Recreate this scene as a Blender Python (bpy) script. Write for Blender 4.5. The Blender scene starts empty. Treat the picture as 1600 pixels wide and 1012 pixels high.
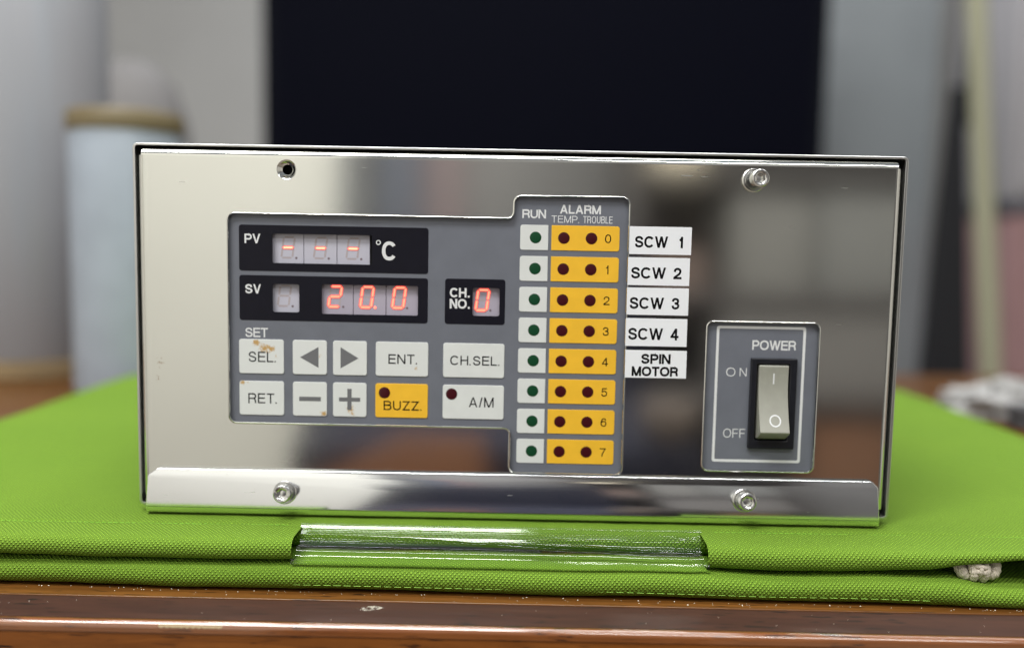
import bpy, bmesh, math, random
from mathutils import Vector, Matrix
from mathutils.geometry import tessellate_polygon
random.seed(7)
R = math.radians
C = bpy.context.scene.collection
SC = bpy.context.scene
Z0 = 0.775                       # height above the floor of the underside of the instrument (metres)
def V(x, y, z): return Vector((x*.001, y*.001, Z0+z*.001))   # millimetres -> metres

# ------------------------------------------------------------------ camera
cam = bpy.data.cameras.new('camera'); co = bpy.data.objects.new('camera', cam); C.objects.link(co)
SC.camera = co
pitch, roll, yaw = .0923, .0189, -.0045
fwd = Vector((math.sin(yaw)*math.cos(pitch), math.cos(yaw)*math.cos(pitch), -math.sin(pitch)))
right = Vector((math.cos(yaw), -math.sin(yaw), 0)); up = right.cross(fwd)
r2 = right*math.cos(roll)+up*math.sin(roll); u2 = -right*math.sin(roll)+up*math.cos(roll)
co.matrix_world = Matrix.Translation(V(-.25, -345.9, 107.8)) @ Matrix((r2, u2, -fwd)).transposed().to_4x4()
cam.sensor_width = 36; cam.lens = 1387/1600*36
cam.clip_start = .01; cam.clip_end = 50
cam.dof.use_dof = True; cam.dof.focus_distance = .332; cam.dof.aperture_fstop = 2.75; cam.dof.aperture_blades = 9

# ------------------------------------------------------------------ world, lamps, exposure
w = bpy.data.worlds.new('World'); SC.world = w; w.use_nodes = True
w.node_tree.nodes['Background'].inputs[0].default_value = (.80, .84, .90, 1)
w.node_tree.nodes['Background'].inputs[1].default_value = .30
def area(name, loc, size, power, target, col=(1, .96, .9)):
    l = bpy.data.lights.new(name, 'AREA'); l.shape = 'RECTANGLE'; l.size, l.size_y = size; l.energy = power; l.color = col
    o = bpy.data.objects.new(name, l); C.objects.link(o); o.location = loc
    d = Vector(target)-Vector(loc); o.rotation_euler = d.to_track_quat('-Z', 'Y').to_euler(); return o
area('ceiling_or_fill_lamp', (-.57, -.75, 2.5), (1.2, .42), 42, (-.57, -.75, 0), (1, .985, .96))
area('ceiling_or_fill_lamp', (-.2, .15, 2.5), (1.4, .32), 20, (-.2, .15, 0), (1, .985, .96))
area('ceiling_or_fill_lamp', (.9, .75, 2.5), (1.3, .30), 12, (.9, .75, 0), (1, .985, .96))
area('ceiling_or_fill_lamp', (-1.6, -1.3, 2.4), (1.2, .5), 17, (-1.5, -2.4, .9), (1, .98, .94))  # added fill aimed at the cream wall, brightens its reflection in the steel
area('ceiling_or_fill_lamp', (.75, -1.5, 2.5), (1.2, .3), 45, (.8, -2.4, .7), (1, .98, .94))  # added fill on the shelving, lifts its tone in the steel
area('ceiling_or_fill_lamp', (0., 1.5, 2.4), (1.3, .35), 12, (0, 1.9, .9), (.95, .97, 1))  # added fill for the background behind the instrument
SC.view_settings.view_transform = 'Standard'; SC.view_settings.look = 'None'
SC.view_settings.exposure = 0; SC.view_settings.gamma = 1
SC.cycles.use_denoising = True; SC.cycles.filter_width = 1.1; SC.cycles.max_bounces = 10; SC.cycles.transparent_max_bounces = 16
SC.cycles.caustics_reflective = False; SC.cycles.caustics_refractive = False; SC.cycles.sample_clamp_indirect = 6

# ------------------------------------------------------------------ materials
def mat(name, col, rough=.5, metal=0., coat=0., emit=None, es=0., spec=.5):
    m = bpy.data.materials.new(name); m.use_nodes = True; b = m.node_tree.nodes['Principled BSDF']
    b.inputs['Base Color'].default_value = (*col, 1); b.inputs['Roughness'].default_value = rough
    b.inputs['Metallic'].default_value = metal; b.inputs['Coat Weight'].default_value = coat
    b.inputs['Specular IOR Level'].default_value = spec
    if emit: b.inputs['Emission Color'].default_value = (*emit, 1); b.inputs['Emission Strength'].default_value = es
    return m
class NT:
    def __init__(s, m): s.t = m.node_tree; s.b = s.t.nodes['Principled BSDF']
    def n(s, typ, **kw):
        x = s.t.nodes.new(typ)
        for k, v in kw.items(): setattr(x, k, v)
        return x
    def l(s, a, b): s.t.links.new(a, b)
    def math(s, op, a, b=None, clamp=False):
        x = s.n('ShaderNodeMath', operation=op, use_clamp=clamp)
        for i, v in enumerate((a, b)):
            if v is None: continue
            if isinstance(v, (int, float)): x.inputs[i].default_value = v
            else: s.l(v, x.inputs[i])
        return x.outputs[0]
    def coords(s, scale=(1, 1, 1), kind='Object', loc=(0, 0, 0)):
        tc = s.n('ShaderNodeTexCoord'); mp = s.n('ShaderNodeMapping'); mp.inputs['Scale'].default_value = scale
        mp.inputs['Location'].default_value = loc
        s.l(tc.outputs[kind], mp.inputs[0]); return mp.outputs[0]
    def noise(s, vec, scale, detail=3, rough=.5, dist=0):
        x = s.n('ShaderNodeTexNoise'); x.inputs['Scale'].default_value = scale; x.inputs['Detail'].default_value = detail
        x.inputs['Roughness'].default_value = rough; x.inputs['Distortion'].default_value = dist; s.l(vec, x.inputs['Vector']); return x.outputs['Fac']
    def ramp(s, fac, stops):
        x = s.n('ShaderNodeValToRGB'); e = x.color_ramp.elements
        while len(e) < len(stops): e.new(.5)
        for i, (p, c) in enumerate(stops): e[i].position = p; e[i].color = (*c, 1) if len(c) == 3 else c
        s.l(fac, x.inputs[0]); return x.outputs[0]
    def mix(s, fac, a, b, blend='MIX'):
        x = s.n('ShaderNodeMix', data_type='RGBA', blend_type=blend)
        for sock, v in ((x.inputs[0], fac), (x.inputs[6], a), (x.inputs[7], b)):
            if isinstance(v, (int, float)): sock.default_value = v
            elif isinstance(v, tuple): sock.default_value = (*v, 1)
            else: s.l(v, sock)
        return x.outputs[2]
    def bump(s, h, strength, dist):
        x = s.n('ShaderNodeBump'); x.inputs['Strength'].default_value = strength; x.inputs['Distance'].default_value = dist
        s.l(h, x.inputs['Height']); s.l(x.outputs[0], s.b.inputs['Normal'])

def grainy(m, col, amp=.06, scale=300, bump=.0, bscale=2500):
    t = NT(m); c = t.coords(); f = t.noise(c, scale, 4)
    a = tuple(v*(1-amp) for v in col); b = tuple(min(1, v*(1+amp)) for v in col)
    t.l(t.ramp(f, [(.3, a), (.7, b)]), t.b.inputs['Base Color'])
    if bump: t.bump(t.noise(c, bscale, 2), bump, .00006)
    return m
def steel(name, col, rough, brush=(1, 1, 1), bstr=.05, smudge=.06):
    m = mat(name, col, rough, 1.0); t = NT(m)
    c = t.coords(brush); f = t.noise(c, 900, 3, .6)
    c2 = t.coords(); s = t.noise(c2, 38, 5, .62, .4)
    rr = t.math('ADD', t.math('MULTIPLY', s, smudge), rough-smudge*.5)
    for ang, loc in ((.5, 0), (-.9, 3), (1.35, 7)):          # hairline scratches
        mp = t.n('ShaderNodeMapping'); mp.inputs['Rotation'].default_value = (0, ang, 0); mp.inputs['Scale'].default_value = (.05, 1, 1); mp.inputs['Location'].default_value = (loc, 0, 0)
        t.l(c2, mp.inputs[0]); q = t.noise(mp.outputs[0], 1500, 1, .4); gate = t.noise(c2, 90+loc*5, 2, .5)
        q = t.math('MULTIPLY', t.math('MULTIPLY', t.math('SUBTRACT', q, .73), 22, True), t.math('MULTIPLY', t.math('SUBTRACT', gate, .58), 12, True))
        rr = t.math('ADD', rr, t.math('MULTIPLY', q, .35))
    for (x, z, r_) in ((-140.5, 58, 5), (-141, 52, 3), (-120.5, 88, 1.5)):   # small rusty stains near the left edge
        d = t.n('ShaderNodeVectorMath', operation='DISTANCE'); t.l(c2, d.inputs[0]); d.inputs[1].default_value = V(x, 0, z)
        k = t.math('MULTIPLY', t.math('SUBTRACT', t.math('ADD', t.noise(c2, 900, 4, .7), t.math('MULTIPLY', t.math('SUBTRACT', 1, t.math('DIVIDE', d.outputs['Value'], r_*.001), True), .25)), .72), 6, True)
        prev = t.b.inputs['Base Color'].links[0].from_socket if t.b.inputs['Base Color'].links else col
        t.l(t.mix(k, prev, (.30, .17, .07)), t.b.inputs['Base Color'])
    t.l(rr, t.b.inputs['Roughness'])
    t.bump(f, bstr, .00002)
    return m
M = {}
M['panel'] = steel('polished_steel', (.745, .755, .715), .095, (.35, 1, 2.2), .085, .05)
M['plate'] = steel('brushed_steel', (.93, .955, .975), .11, (.04, 1, 3.0), .12, .05)
M['case'] = steel('case_steel', (.62, .63, .62), .34, (.3, 1, 1), .2)
M['bolt'] = steel('screw_steel', (.74, .74, .72), .24, (1, 1, 1), .6)
M['black'] = mat('black_void', (.004, .004, .005), .8)
M['grey'] = grainy(mat('grey_membrane', (.150, .163, .195), .42), (.150, .163, .195), .05, 120, .5)
M['bezel'] = grainy(mat('dark_display_surround', (.006, .006, .012), .42, spec=.22), (.006, .006, .012), .1, 200, .3)
M['white'] = grainy(mat('white_key', (.70, .73, .72), .38), (.70, .73, .72), .03, 150, .3)
M['yellow'] = grainy(mat('yellow_key', (.88, .51, .035), .38), (.88, .51, .035), .04, 150, .3)
M['print'] = mat('white_print', (.72, .74, .75), .45)
M['ink'] = mat('black_ink', (.004, .004, .005), .6, spec=.1)
M['gink'] = mat('grey_ink', (.15, .155, .165), .45)
M['gled'] = mat('green_led_lens', (.004, .055, .020), .3)
M['rled'] = mat('red_led_lens', (.050, .002, .006), .3)
M['cell'] = mat('display_face', (.50, .50, .58), .35)
M['celldim'] = mat('display_face_lit', (.42, .39, .47), .35)
M['off'] = mat('unlit_segment', (.42, .37, .39), .4)
M['offd'] = mat('unlit_dot', (.17, .13, .15), .4)
M['on'] = mat('lit_segment', (.6, .1, .05), .4, emit=(1, .11, .065), es=4.2)
M['onw'] = mat('lit_bar', (.6, .2, .1), .4, emit=(1, .17, .10), es=4.6)
M['halo'] = mat('segment_bleed', (.45, .2, .2), .4, emit=(1, .10, .09), es=.42)
M['sticker'] = mat('white_label_tape', (.84, .87, .91), .35)
M['swblack'] = grainy(mat('black_switch_plastic', (.008, .009, .014), .35), (.008, .009, .014), .2, 300, .3)
M['rocker'] = grainy(mat('grey_beige_plastic', (.33, .335, .29), .38), (.33, .335, .29), .04, 300, .5)

def stained(base, spots, name, seed):
    m = mat(name, base, .4); t = NT(m); c = t.coords()
    nz = t.noise(t.coords(loc=(seed, seed*2, 0)), 1100, 5, .75, .6)
    tot = None
    for (x, z, r, amt) in spots:
        d = t.n('ShaderNodeVectorMath', operation='DISTANCE'); t.l(c, d.inputs[0]); d.inputs[1].default_value = V(x, 1.2, z)
        f = t.math('MULTIPLY', t.math('SUBTRACT', 1, t.math('DIVIDE', d.outputs['Value'], r*.001), True), amt)
        tot = f if tot is None else t.math('MAXIMUM', tot, f)
    k = t.math('MULTIPLY', t.math('SUBTRACT', t.math('ADD', nz, t.math('MULTIPLY', tot, .42)), .715), 7, True)
    k = t.math('MULTIPLY', k, t.math('GREATER_THAN', tot, .001))
    t.l(t.mix(k, base, (.52, .33, .12)), t.b.inputs['Base Color'])
    return m

# ------------------------------------------------------------------ mesh helpers
def link(name, me, m=None, parent=None, smooth=False):
    o = bpy.data.objects.new(name, me); C.objects.link(o)
    if m and not me.materials: me.materials.append(m)
    if smooth: me.polygons.foreach_set('use_smooth', [True]*len(me.polygons))
    if parent:
        o.parent = parent; o.matrix_parent_inverse = parent_inv(parent)
    return o
def parent_inv(p):        # meshes carry world coordinates; only the root Empties stand at their own place
    return Matrix.Translation(p.location).inverted() if p.type == 'EMPTY' else Matrix.Identity(4)
def thing(name, label, cat, loc=(0, 0, 0), group=None):
    o = bpy.data.objects.new(name, None); C.objects.link(o); o.location = loc; o.empty_display_size = .05
    o['label'] = label; o['category'] = cat
    if group: o['group'] = group
    return o
def tag(o, label, cat, group=None):
    o['label'] = label; o['category'] = cat
    if group: o['group'] = group
    return o
def frange(a, b, d):
    n = max(1, round((b-a)/d)); return [a+(b-a)*i/n for i in range(n+1)]
def pydata(verts, faces, name='m'):
    me = bpy.data.meshes.new(name); me.from_pydata(verts, [], faces); me.update(); return me
def fixn(me):
    bm = bmesh.new(); bm.from_mesh(me); bmesh.ops.remove_doubles(bm, verts=bm.verts, dist=1e-7)
    bmesh.ops.recalc_face_normals(bm, faces=bm.faces); bm.to_mesh(me); bm.free(); return me
def rpoly(pts, rad, seg=5):
    """rounded outline; rad is a number or one per corner"""
    n = len(pts); out = []
    if isinstance(rad, (int, float)): rad = [rad]*n
    for i in range(n):
        p = Vector(pts[i]); a = Vector(pts[i-1]); b = Vector(pts[(i+1) % n]); r = rad[i]
        if r <= 0: out.append(tuple(p)); continue
        d1 = (a-p).normalized(); d2 = (b-p).normalized(); ang = d1.angle(d2); L = r/math.tan(ang/2)
        s = p+d1*L; e = p+d2*L; c = p+(d1+d2).normalized()*(r/math.sin(ang/2))
        a0 = math.atan2(s.y-c.y, s.x-c.x); a1 = math.atan2(e.y-c.y, e.x-c.x); da = (a1-a0+math.pi) % (2*math.pi)-math.pi
        for k in range(seg+1):
            t = a0+da*k/seg; out.append((c.x+r*math.cos(t), c.y+r*math.sin(t)))
    return out
def rrect(x0, z0, x1, z1, r=0, seg=5): return rpoly([(x0, z0), (x1, z0), (x1, z1), (x0, z1)], r, seg)
def circ(x, z, r, n=32): return [(x+r*math.cos(2*math.pi*k/n), z+r*math.sin(2*math.pi*k/n)) for k in range(n)]
def offs(o, d):
    """offset outline outward by d (counter-clockwise positive)"""
    n = len(o); A = sum(o[i-1][0]*o[i][1]-o[i][0]*o[i-1][1] for i in range(n)); s = 1 if A > 0 else -1
    res = []
    for i in range(n):
        p = Vector(o[i]); a = (p-Vector(o[i-1])); b = (Vector(o[(i+1) % n])-p)
        na = Vector((a.y, -a.x)).normalized() if a.length > 1e-9 else None; nb = Vector((b.y, -b.x)).normalized() if b.length > 1e-9 else None
        na = na or nb; nb = nb or na; m = (na+nb); m = m/max(.35, m.dot(na)) if m.length > 1e-6 else na
        q = p+m*d*s; res.append((q.x, q.y))
    return res
def sheet(outer, holes, yf, yb, bev=0., hb=None, bseg=2, back=False, raw=False):
    """flat plate facing -y: front face at yf, walls back to yb, rounded edge bev (outer) / hb (holes)"""
    hb = bev if hb is None else hb
    vs, fs = [], []
    def ring(o, y):
        b = len(vs); vs.extend(V(x, y, z) for x, z in o); return b
    def wall(a, b, n):
        for i in range(n): j = (i+1) % n; fs.append((a+i, a+j, b+j, b+i))
    loops = [(outer, -1, bev)]+[(h, 1, hb) for h in holes]
    tops, bots = [], []
    for o, sg, bv in loops:
        n = len(o); tops.append(offs(o, sg*bv) if bv else list(o))
        prev = ring(tops[-1], yf)
        if bv:
            for k in range(1, bseg+1):
                t = math.pi/2*k/bseg; cur = ring(offs(o, sg*bv*(1-math.sin(t))), yf+bv*(1-math.cos(t))); wall(prev, cur, n); prev = cur
        cur = ring(o, yb); wall(prev, cur, n)
    def cap(loopsxz, y):
        flat = [p for l in loopsxz for p in l]; b = len(vs); vs.extend(V(x, y, z) for x, z in flat)
        fs.extend(tuple(b+i for i in t) for t in tessellate_polygon([[Vector((x, z, 0)) for x, z in l] for l in loopsxz]))
    cap(tops, yf)
    if back: cap([l[0] for l in loops], yb)
    if raw: return vs, fs
    return fixn(pydata(vs, fs))
def merge(parts):
    vs, fs = [], []
    for v, f in parts:
        b = len(vs); vs += v; fs += [tuple(i+b for i in q) for q in f]
    return vs, fs
def smooth_by(me, deg=35):
    bm = bmesh.new(); bm.from_mesh(me)
    for e in bm.edges:
        e.smooth = len(e.link_faces) == 2 and e.calc_face_angle(0) < R(deg)
    for f in bm.faces: f.smooth = abs(f.normal.y) < .9995
    for e in bm.edges:
        if any(not f.smooth for f in e.link_faces): e.smooth = False
    bm.to_mesh(me); bm.free(); return me
def sweep(prof, x0, x1, closed=True):
    """extrude a (y,z) profile along x"""
    n = len(prof); vs = [V(x, y, z) for x in (x0, x1) for y, z in prof]; fs = []
    for i in range(n if closed else n-1):
        j = (i+1) % n; fs.append((i, j, n+j, n+i))
    if closed: fs += [tuple(range(n)), tuple(range(2*n-1, n-1, -1))]
    return vs, fs
def boxd(x0, x1, y0, y1, z0, z1):
    vs = [V(x, y, z) for x in (x0, x1) for y in (y0, y1) for z in (z0, z1)]
    return vs, [(0, 1, 3, 2), (4, 6, 7, 5), (0, 4, 5, 1), (2, 3, 7, 6), (0, 2, 6, 4), (1, 5, 7, 3)]
def box(name, b, m, parent=None, bev=0.):
    me = fixn(pydata(*boxd(*b)))
    if bev:
        bm = bmesh.new(); bm.from_mesh(me); bmesh.ops.bevel(bm, geom=bm.edges[:], offset=bev*.001, segments=3, affect='EDGES', profile=.5); bm.to_mesh(me); bm.free()
        smooth_by(me, 40)
    return link(name, me, m, parent)
def lathe_z(prof, cx, cy, n=48):
    """revolve (r,z) profile about the vertical axis"""
    vs = []; fs = []; k = len(prof)
    for i in range(n):
        a = 2*math.pi*i/n
        for r, z in prof: vs.append(V(cx+r*math.cos(a), cy+r*math.sin(a), z))
    for i in range(n):
        j = (i+1) % n
        for q in range(k-1): fs.append((i*k+q, j*k+q, j*k+q+1, i*k+q+1))
    return smooth_by(fixn(pydata(vs, fs)), 40)
def lathe_y(prof, n=40):
    """revolve (r,y) profile about the y axis, local millimetres"""
    vs = []; fs = []; k = len(prof)
    for i in range(n):
        a = 2*math.pi*i/n
        for r, y in prof: vs.append((r*math.cos(a), y, r*math.sin(a)))
    for i in range(n):
        j = (i+1) % n
        for q in range(k-1): fs.append((i*k+q, j*k+q, j*k+q+1, i*k+q+1))
    return vs, fs

def catmull(P, per=6):
    out = []
    for i in range(len(P)-1):
        a, b, c, d = (Vector(P[max(0, min(len(P)-1, i+k))]) for k in (-1, 0, 1, 2))
        for q in range(per):
            t = q/per; out.append(.5*((2*b)+(c-a)*t+(2*a-5*b+4*c-d)*t*t+(3*b-a-3*c+d)*t**3))
    out.append(Vector(P[-1])); return out
def sup(cx, cz, rx, rz, a0, a1, n=22, e=2.25):
    return [Vector((cx+rx*math.copysign(abs(math.cos(t))**(2/e), math.cos(t)), cz+rz*math.copysign(abs(math.sin(t))**(2/e), math.sin(t)))) for t in [R(a0+(a1-a0)*k/n) for k in range(n+1)]]
# glyphs of a plain grotesque: width, strokes; 'L' straight (square ends), 'K' curve through points, 'M' polyline with butt ends, 'D' diagonal with level ends
def loop(r, top, bot): return [('M', [(0, top), (.58, top)]+[tuple(p) for p in sup(.58, (top+bot)/2, r-.58, (top-bot)/2, 90, -90, 14)]+[(0, bot)])]
G = {'A': (.92, [('D', 0, 0, .5, 1), ('D', 1, 0, .5, 1), ('L', .2, .27, .8, .27)]),
 'B': (.86, [('L', 0, 0, 0, 1)]+loop(.93, 1, .54)+loop(1, .54, 0)), 'C': (.98, [('M', [tuple(p) for p in sup(.5, .5, .5, .5, 36, 324, 30)])]),
 'E': (.80, [('L', 0, 0, 0, 1), ('L', 0, 1, 1, 1), ('L', 0, .53, .93, .53), ('L', 0, 0, 1, 0)]), 'F': (.76, [('L', 0, 0, 0, 1), ('L', 0, 1, 1, 1), ('L', 0, .50, .88, .50)]),
 'H': (.88, [('L', 0, 0, 0, 1), ('L', 1, 0, 1, 1), ('L', 0, .52, 1, .52)]), 'I': (0, [('L', .5, 0, .5, 1)]), 'L': (.70, [('L', 0, 0, 0, 1), ('L', 0, 0, 1, 0)]),
 'M': (1.04, [('L', 0, 0, 0, 1), ('L', 1, 0, 1, 1), ('D', .5, 0, 0, 1), ('D', .5, 0, 1, 1)]), 'N': (.88, [('L', 0, 0, 0, 1), ('L', 1, 0, 1, 1), ('D', 1, 0, 0, 1)]),
 'O': (1.05, [('M', [tuple(p) for p in sup(.5, .5, .5, .5, 0, 360, 40)])]), 'P': (.82, [('L', 0, 0, 0, 1)]+loop(1, 1, .44)),
 'R': (.88, [('L', 0, 0, 0, 1)]+loop(.97, 1, .48)+[('K', [(.55, .48), (.84, .42), (.93, .22), (1.0, -.06)])]),
 'S': (.88, [('K', [(.93, .72), (.82, .92), (.50, 1), (.18, .93), (.06, .75), (.18, .59), (.50, .51), (.84, .42), (.97, .25), (.84, .07), (.5, 0), (.16, .07), (.03, .29)])]),
 'T': (.82, [('L', 0, 1, 1, 1), ('L', .5, 0, .5, 1)]), 'U': (.86, [('M', [(0, 1.07), (0, .4)]+[tuple(p) for p in sup(.5, .38, .5, .38, 180, 360, 18)]+[(1, .4), (1, 1.07)])]),
 'V': (.88, [('D', .5, 0, 0, 1), ('D', .5, 0, 1, 1)]), 'W': (1.30, [('D', .26, 0, 0, 1), ('D', .26, 0, .5, 1), ('D', .74, 0, .5, 1), ('D', .74, 0, 1, 1)]),
 'Z': (.82, [('L', 0, 1, 1, 1), ('L', 0, 0, 1, 0), ('D', 0, 0, 1, 1)]), '/': (.40, [('D', 0, 0, 1, 1)]), '.': (0, [('L', .5, 0, .5, .0)]),
 '0': (.66, [('M', [tuple(p) for p in sup(.5, .5, .5, .5, 0, 360, 36)])]), '1': (.30, [('L', 1, 0, 1, 1), ('K', [(0, .74), (.6, .80), (1, 1)])]),
 '2': (.66, [('K', [(.03, .66), (.12, .90), (.47, 1), (.84, .92), (.96, .70), (.80, .47), (.45, .27), (.10, .10), (.02, 0)]), ('L', 0, 0, 1, 0)]),
 '3': (.66, [('K', [(.04, .72), (.16, .93), (.48, 1), (.82, .92), (.92, .75), (.78, .58), (.36, .53)]), ('K', [(.40, .53), (.84, .46), (.98, .26), (.84, .07), (.48, 0), (.14, .07), (.01, .29)])]),
 '4': (.68, [('L', .74, 0, .74, 1), ('L', 0, .25, 1, .25), ('D', 0, .25, .74, 1)]),
 '5': (.66, [('L', .16, 1, .90, 1), ('K', [(.16, 1.02), (.07, .48)]), ('K', [(.05, .46), (.24, .61), (.52, .65), (.84, .56), (.98, .33), (.84, .08), (.48, 0), (.14, .07), (.01, .27)])]),
 '6': (.66, [('K', [(.94, .76), (.80, .95), (.52, 1), (.20, .86), (.03, .45), (.12, .12), (.50, 0), (.85, .08), (.98, .32), (.85, .56), (.52, .64), (.20, .56), (.05, .36)])]),
 '7': (.64, [('L', 0, 1, 1, 1), ('K', [(1, 1), (.62, .55), (.42, .25), (.34, -.07)])])}
def ribbon(P, t):
    n = len(P); closed = (P[0]-P[-1]).length < t*.05; L, Rr = [], []
    if closed: P = P[:-1]; n -= 1
    for i in range(n):
        a = P[i-1] if (i or closed) else None; c = P[(i+1) % n] if (i < n-1 or closed) else None; p = P[i]
        d1 = (p-a).normalized() if a is not None else (c-p).normalized(); d2 = (c-p).normalized() if c is not None else d1
        m = (Vector((-d1.y, d1.x))+Vector((-d2.y, d2.x))); m = m.normalized(); k = max(.5, m.dot(Vector((-d1.y, d1.x))))
        L.append(p+m*t/2/k); Rr.append(p-m*t/2/k)
    return [(L[i], L[(i+1) % n], Rr[(i+1) % n], Rr[i]) for i in range(n if closed else n-1)]
def text_me(s, x0, z0, x1, z1, y, t, surf=None):
    """lettering drawn stroke by stroke to fill a box on the panel (mm); t = stroke width"""
    H = z1-z0; gap = .17 if t/H < .15 else .06; nat = [(G[c][0]*H if c != ' ' else .3*H) for c in s]; fixed = sum(t for c in s if G.get(c, (1,))[0] == 0)
    gaps = [(.24 if c == '.' else .13 if d == '.' else .10 if c+d in ('AL', 'LA', 'AR') else gap)*H for c, d in zip(s, s[1:])]
    k = (x1-x0-fixed)/max(1e-6, sum(nat)+sum(gaps)); vs, fs = [], []; x = x0; lay = 0
    for i, c in enumerate(s):
        wd = nat[i]*k if nat[i] else t
        if c != ' ':
            iw, ih = wd-t, H-t
            def q(u, v): return Vector((x+t/2+u*iw, z0+t/2+v*ih))
            for st in G[c][1]:
                lay += 1; yy = .03+.0012*(lay % 5)
                if st[0] == 'L':
                    a, b = q(st[1], st[2]), q(st[3], st[4]); d = (b-a).normalized() if (b-a).length > 1e-6 else Vector((0, 1)); quads = ribbon([a-d*t/2, b+d*t/2], t)
                elif st[0] == 'D':
                    xa, za, xb, zb = st[1:]; a, b = q(xa, za), q(xb, zb)
                    if za == 0: a.y -= t/2
                    if zb == 1: b.y += t/2
                    hw = t*.5*math.sqrt(1+((b.x-a.x)/(b.y-a.y))**2)*.96
                    quads = [(a-Vector((hw, 0)), b-Vector((hw, 0)), b+Vector((hw, 0)), a+Vector((hw, 0)))]
                elif st[0] == 'K': quads = ribbon(catmull([q(*p) for p in st[1]]), t)
                else: quads = ribbon([q(*p) for p in st[1]], t)
                for qd in quads:
                    b0 = len(vs); vs.extend(V(p.x, (surf(p.y) if surf else y)-yy, p.y) for p in qd); fs.append((b0, b0+1, b0+2, b0+3))
        x += wd+(gaps[i]*k if i < len(gaps) else 0)
    return fixn(pydata(vs, fs))
def text(s, box_, y, m, parent, t=.4, name='lettering', surf=None):
    return link(name, text_me(s, *box_, y, t, surf), m, parent)

# ==================================================================================================
# THE SETTING
# ==================================================================================================
def struct(o): o['kind'] = 'structure'; return o
fm = mat('floor_vinyl', (.20, .17, .14), .5); grainy(fm, (.20, .17, .14), .2, 6)
struct(link('floor', pydata([(-4, -3.5, 0), (4, -3.5, 0), (4, 3.5, 0), (-4, 3.5, 0)], [(0, 1, 2, 3)]), fm))
wm = grainy(mat('wall_paint', (.48, .48, .47), .8), (.48, .48, .47), .04, 5)
struct(box('back_wall', (-4000, 4000, 2600, 2700, -775, 2100), wm))
cm = grainy(mat('cream_wall_paint', (.76, .75, .70), .7), (.76, .75, .70), .03, 3)
struct(box('cream_wall', (-2659, -560, -2500, -2400, -775, 2000), cm, bev=4))
for sx in (-1, 1): struct(box('side_wall', (sx*2700-40, sx*2700+40, -2390, 2590, -775, 2100), grainy(mat('side_wall_paint', (.72, .70, .66), .8), (.72, .70, .66), .03, 4)))
dm = grainy(mat('dark_wall_paint', (.21, .205, .205), .8), (.21, .205, .205), .1, 3)
struct(box('dark_wall', (-560, 3400, -2800, -2700, -775, 2000), dm))

# ==================================================================================================
# WOODEN TABLE
# ==================================================================================================
def wood(name, c0, c1, pore, rough, coat, pores=True, sc=1.):
    m = mat(name, c0, rough, coat=coat, spec=.28); t = NT(m); m.node_tree.nodes['Principled BSDF'].inputs['Coat Roughness'].default_value = .07
    c = t.coords((.10, 1, 1)); f = t.noise(c, 190*sc, 6, .62, 1.2)
    c3 = t.coords((.03, 1, 1)); g = t.noise(c3, 60*sc, 4, .5, 2.5)
    col = t.ramp(t.math('ADD', t.math('MULTIPLY', f, .6), t.math('MULTIPLY', g, .4)), [(.32, c0), (.50, tuple((a+b)/2 for a, b in zip(c0, c1))), (.66, c1)])
    if pores:
        p = t.noise(t.coords((.13, 1, 1)), 640*sc, 2, .5)
        k = t.math('MULTIPLY', t.math('SUBTRACT', p, .60), 11, True)
        big = t.noise(t.coords((.3, 1, 1)), 45, 2); k = t.math('MULTIPLY', k, t.math('MULTIPLY', t.math('SUBTRACT', big, .38), 6, True))
        col = t.mix(k, col, pore)
    t.l(col, t.b.inputs['Base Color'])
    h = t.noise(t.coords((.05, 1, 1)), 500, 3); t.bump(h, .25, .00008)
    rr = t.math('ADD', t.math('MULTIPLY', t.noise(t.coords((.12, 1, 1)), 90, 4, .7), .16), rough-.08); t.l(rr, t.b.inputs['Roughness'])
    return m
Wtop = wood('table_top_wood', (.085, .032, .007), (.17, .068, .014), (.03, .012, .005), .34, .25)
Wband = wood('table_edge_band_wood', (.030, .011, .007), (.058, .022, .013), (.012, .006, .004), .52, .05)
Wface = wood('table_front_wood', (.115, .035, .006), (.28, .092, .016), (.012, .004, .003), .42, .10)
Wline = wood('table_worn_edge_wood', (.16, .05, .012), (.26, .09, .026), (.04, .015, .008), .20, .9)
Wline.node_tree.nodes['Principled BSDF'].inputs['Coat IOR'].default_value = 2.0
tb = thing('wooden_table', 'varnished brown wooden table with a worn rounded front edge, under the green fabric', 'table', (0, .4, 0))
box('table_top', (-900, 900, -36.6, 575, -47, -22), Wtop, tb, .4)
# raised dark edge band with a soft lip at the back
me = fixn(pydata(*sweep([(-36.9, -22.6), (-37.6, -22.1), (-50.2, -24.3), (-50.2, -47), (-36.9, -47)], -900, 900))); link('edge_band', me, Wband, tb)
prof = [(-50.5, -24.35)]+[(-50.9-2.1*math.sin(t), -26.5+2.15*math.cos(t)) for t in [math.pi/2*k/8 for k in range(9)]]+[(-53.0, -28), (-50.5, -28)]
link('edge_moulding', smooth_by(fixn(pydata(*sweep(prof, -900, 900)))), Wline, tb)
box('front_apron', (-900, 900, -52.6, -30, -120, -28.1), Wface, tb, .5)
for x in (-860, 800):
    for y in (-20, 500): box('leg', (x, x+60, y, y+60, -775, -47.2 if y > 0 else -120.3), Wface, tb, 3)
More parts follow.
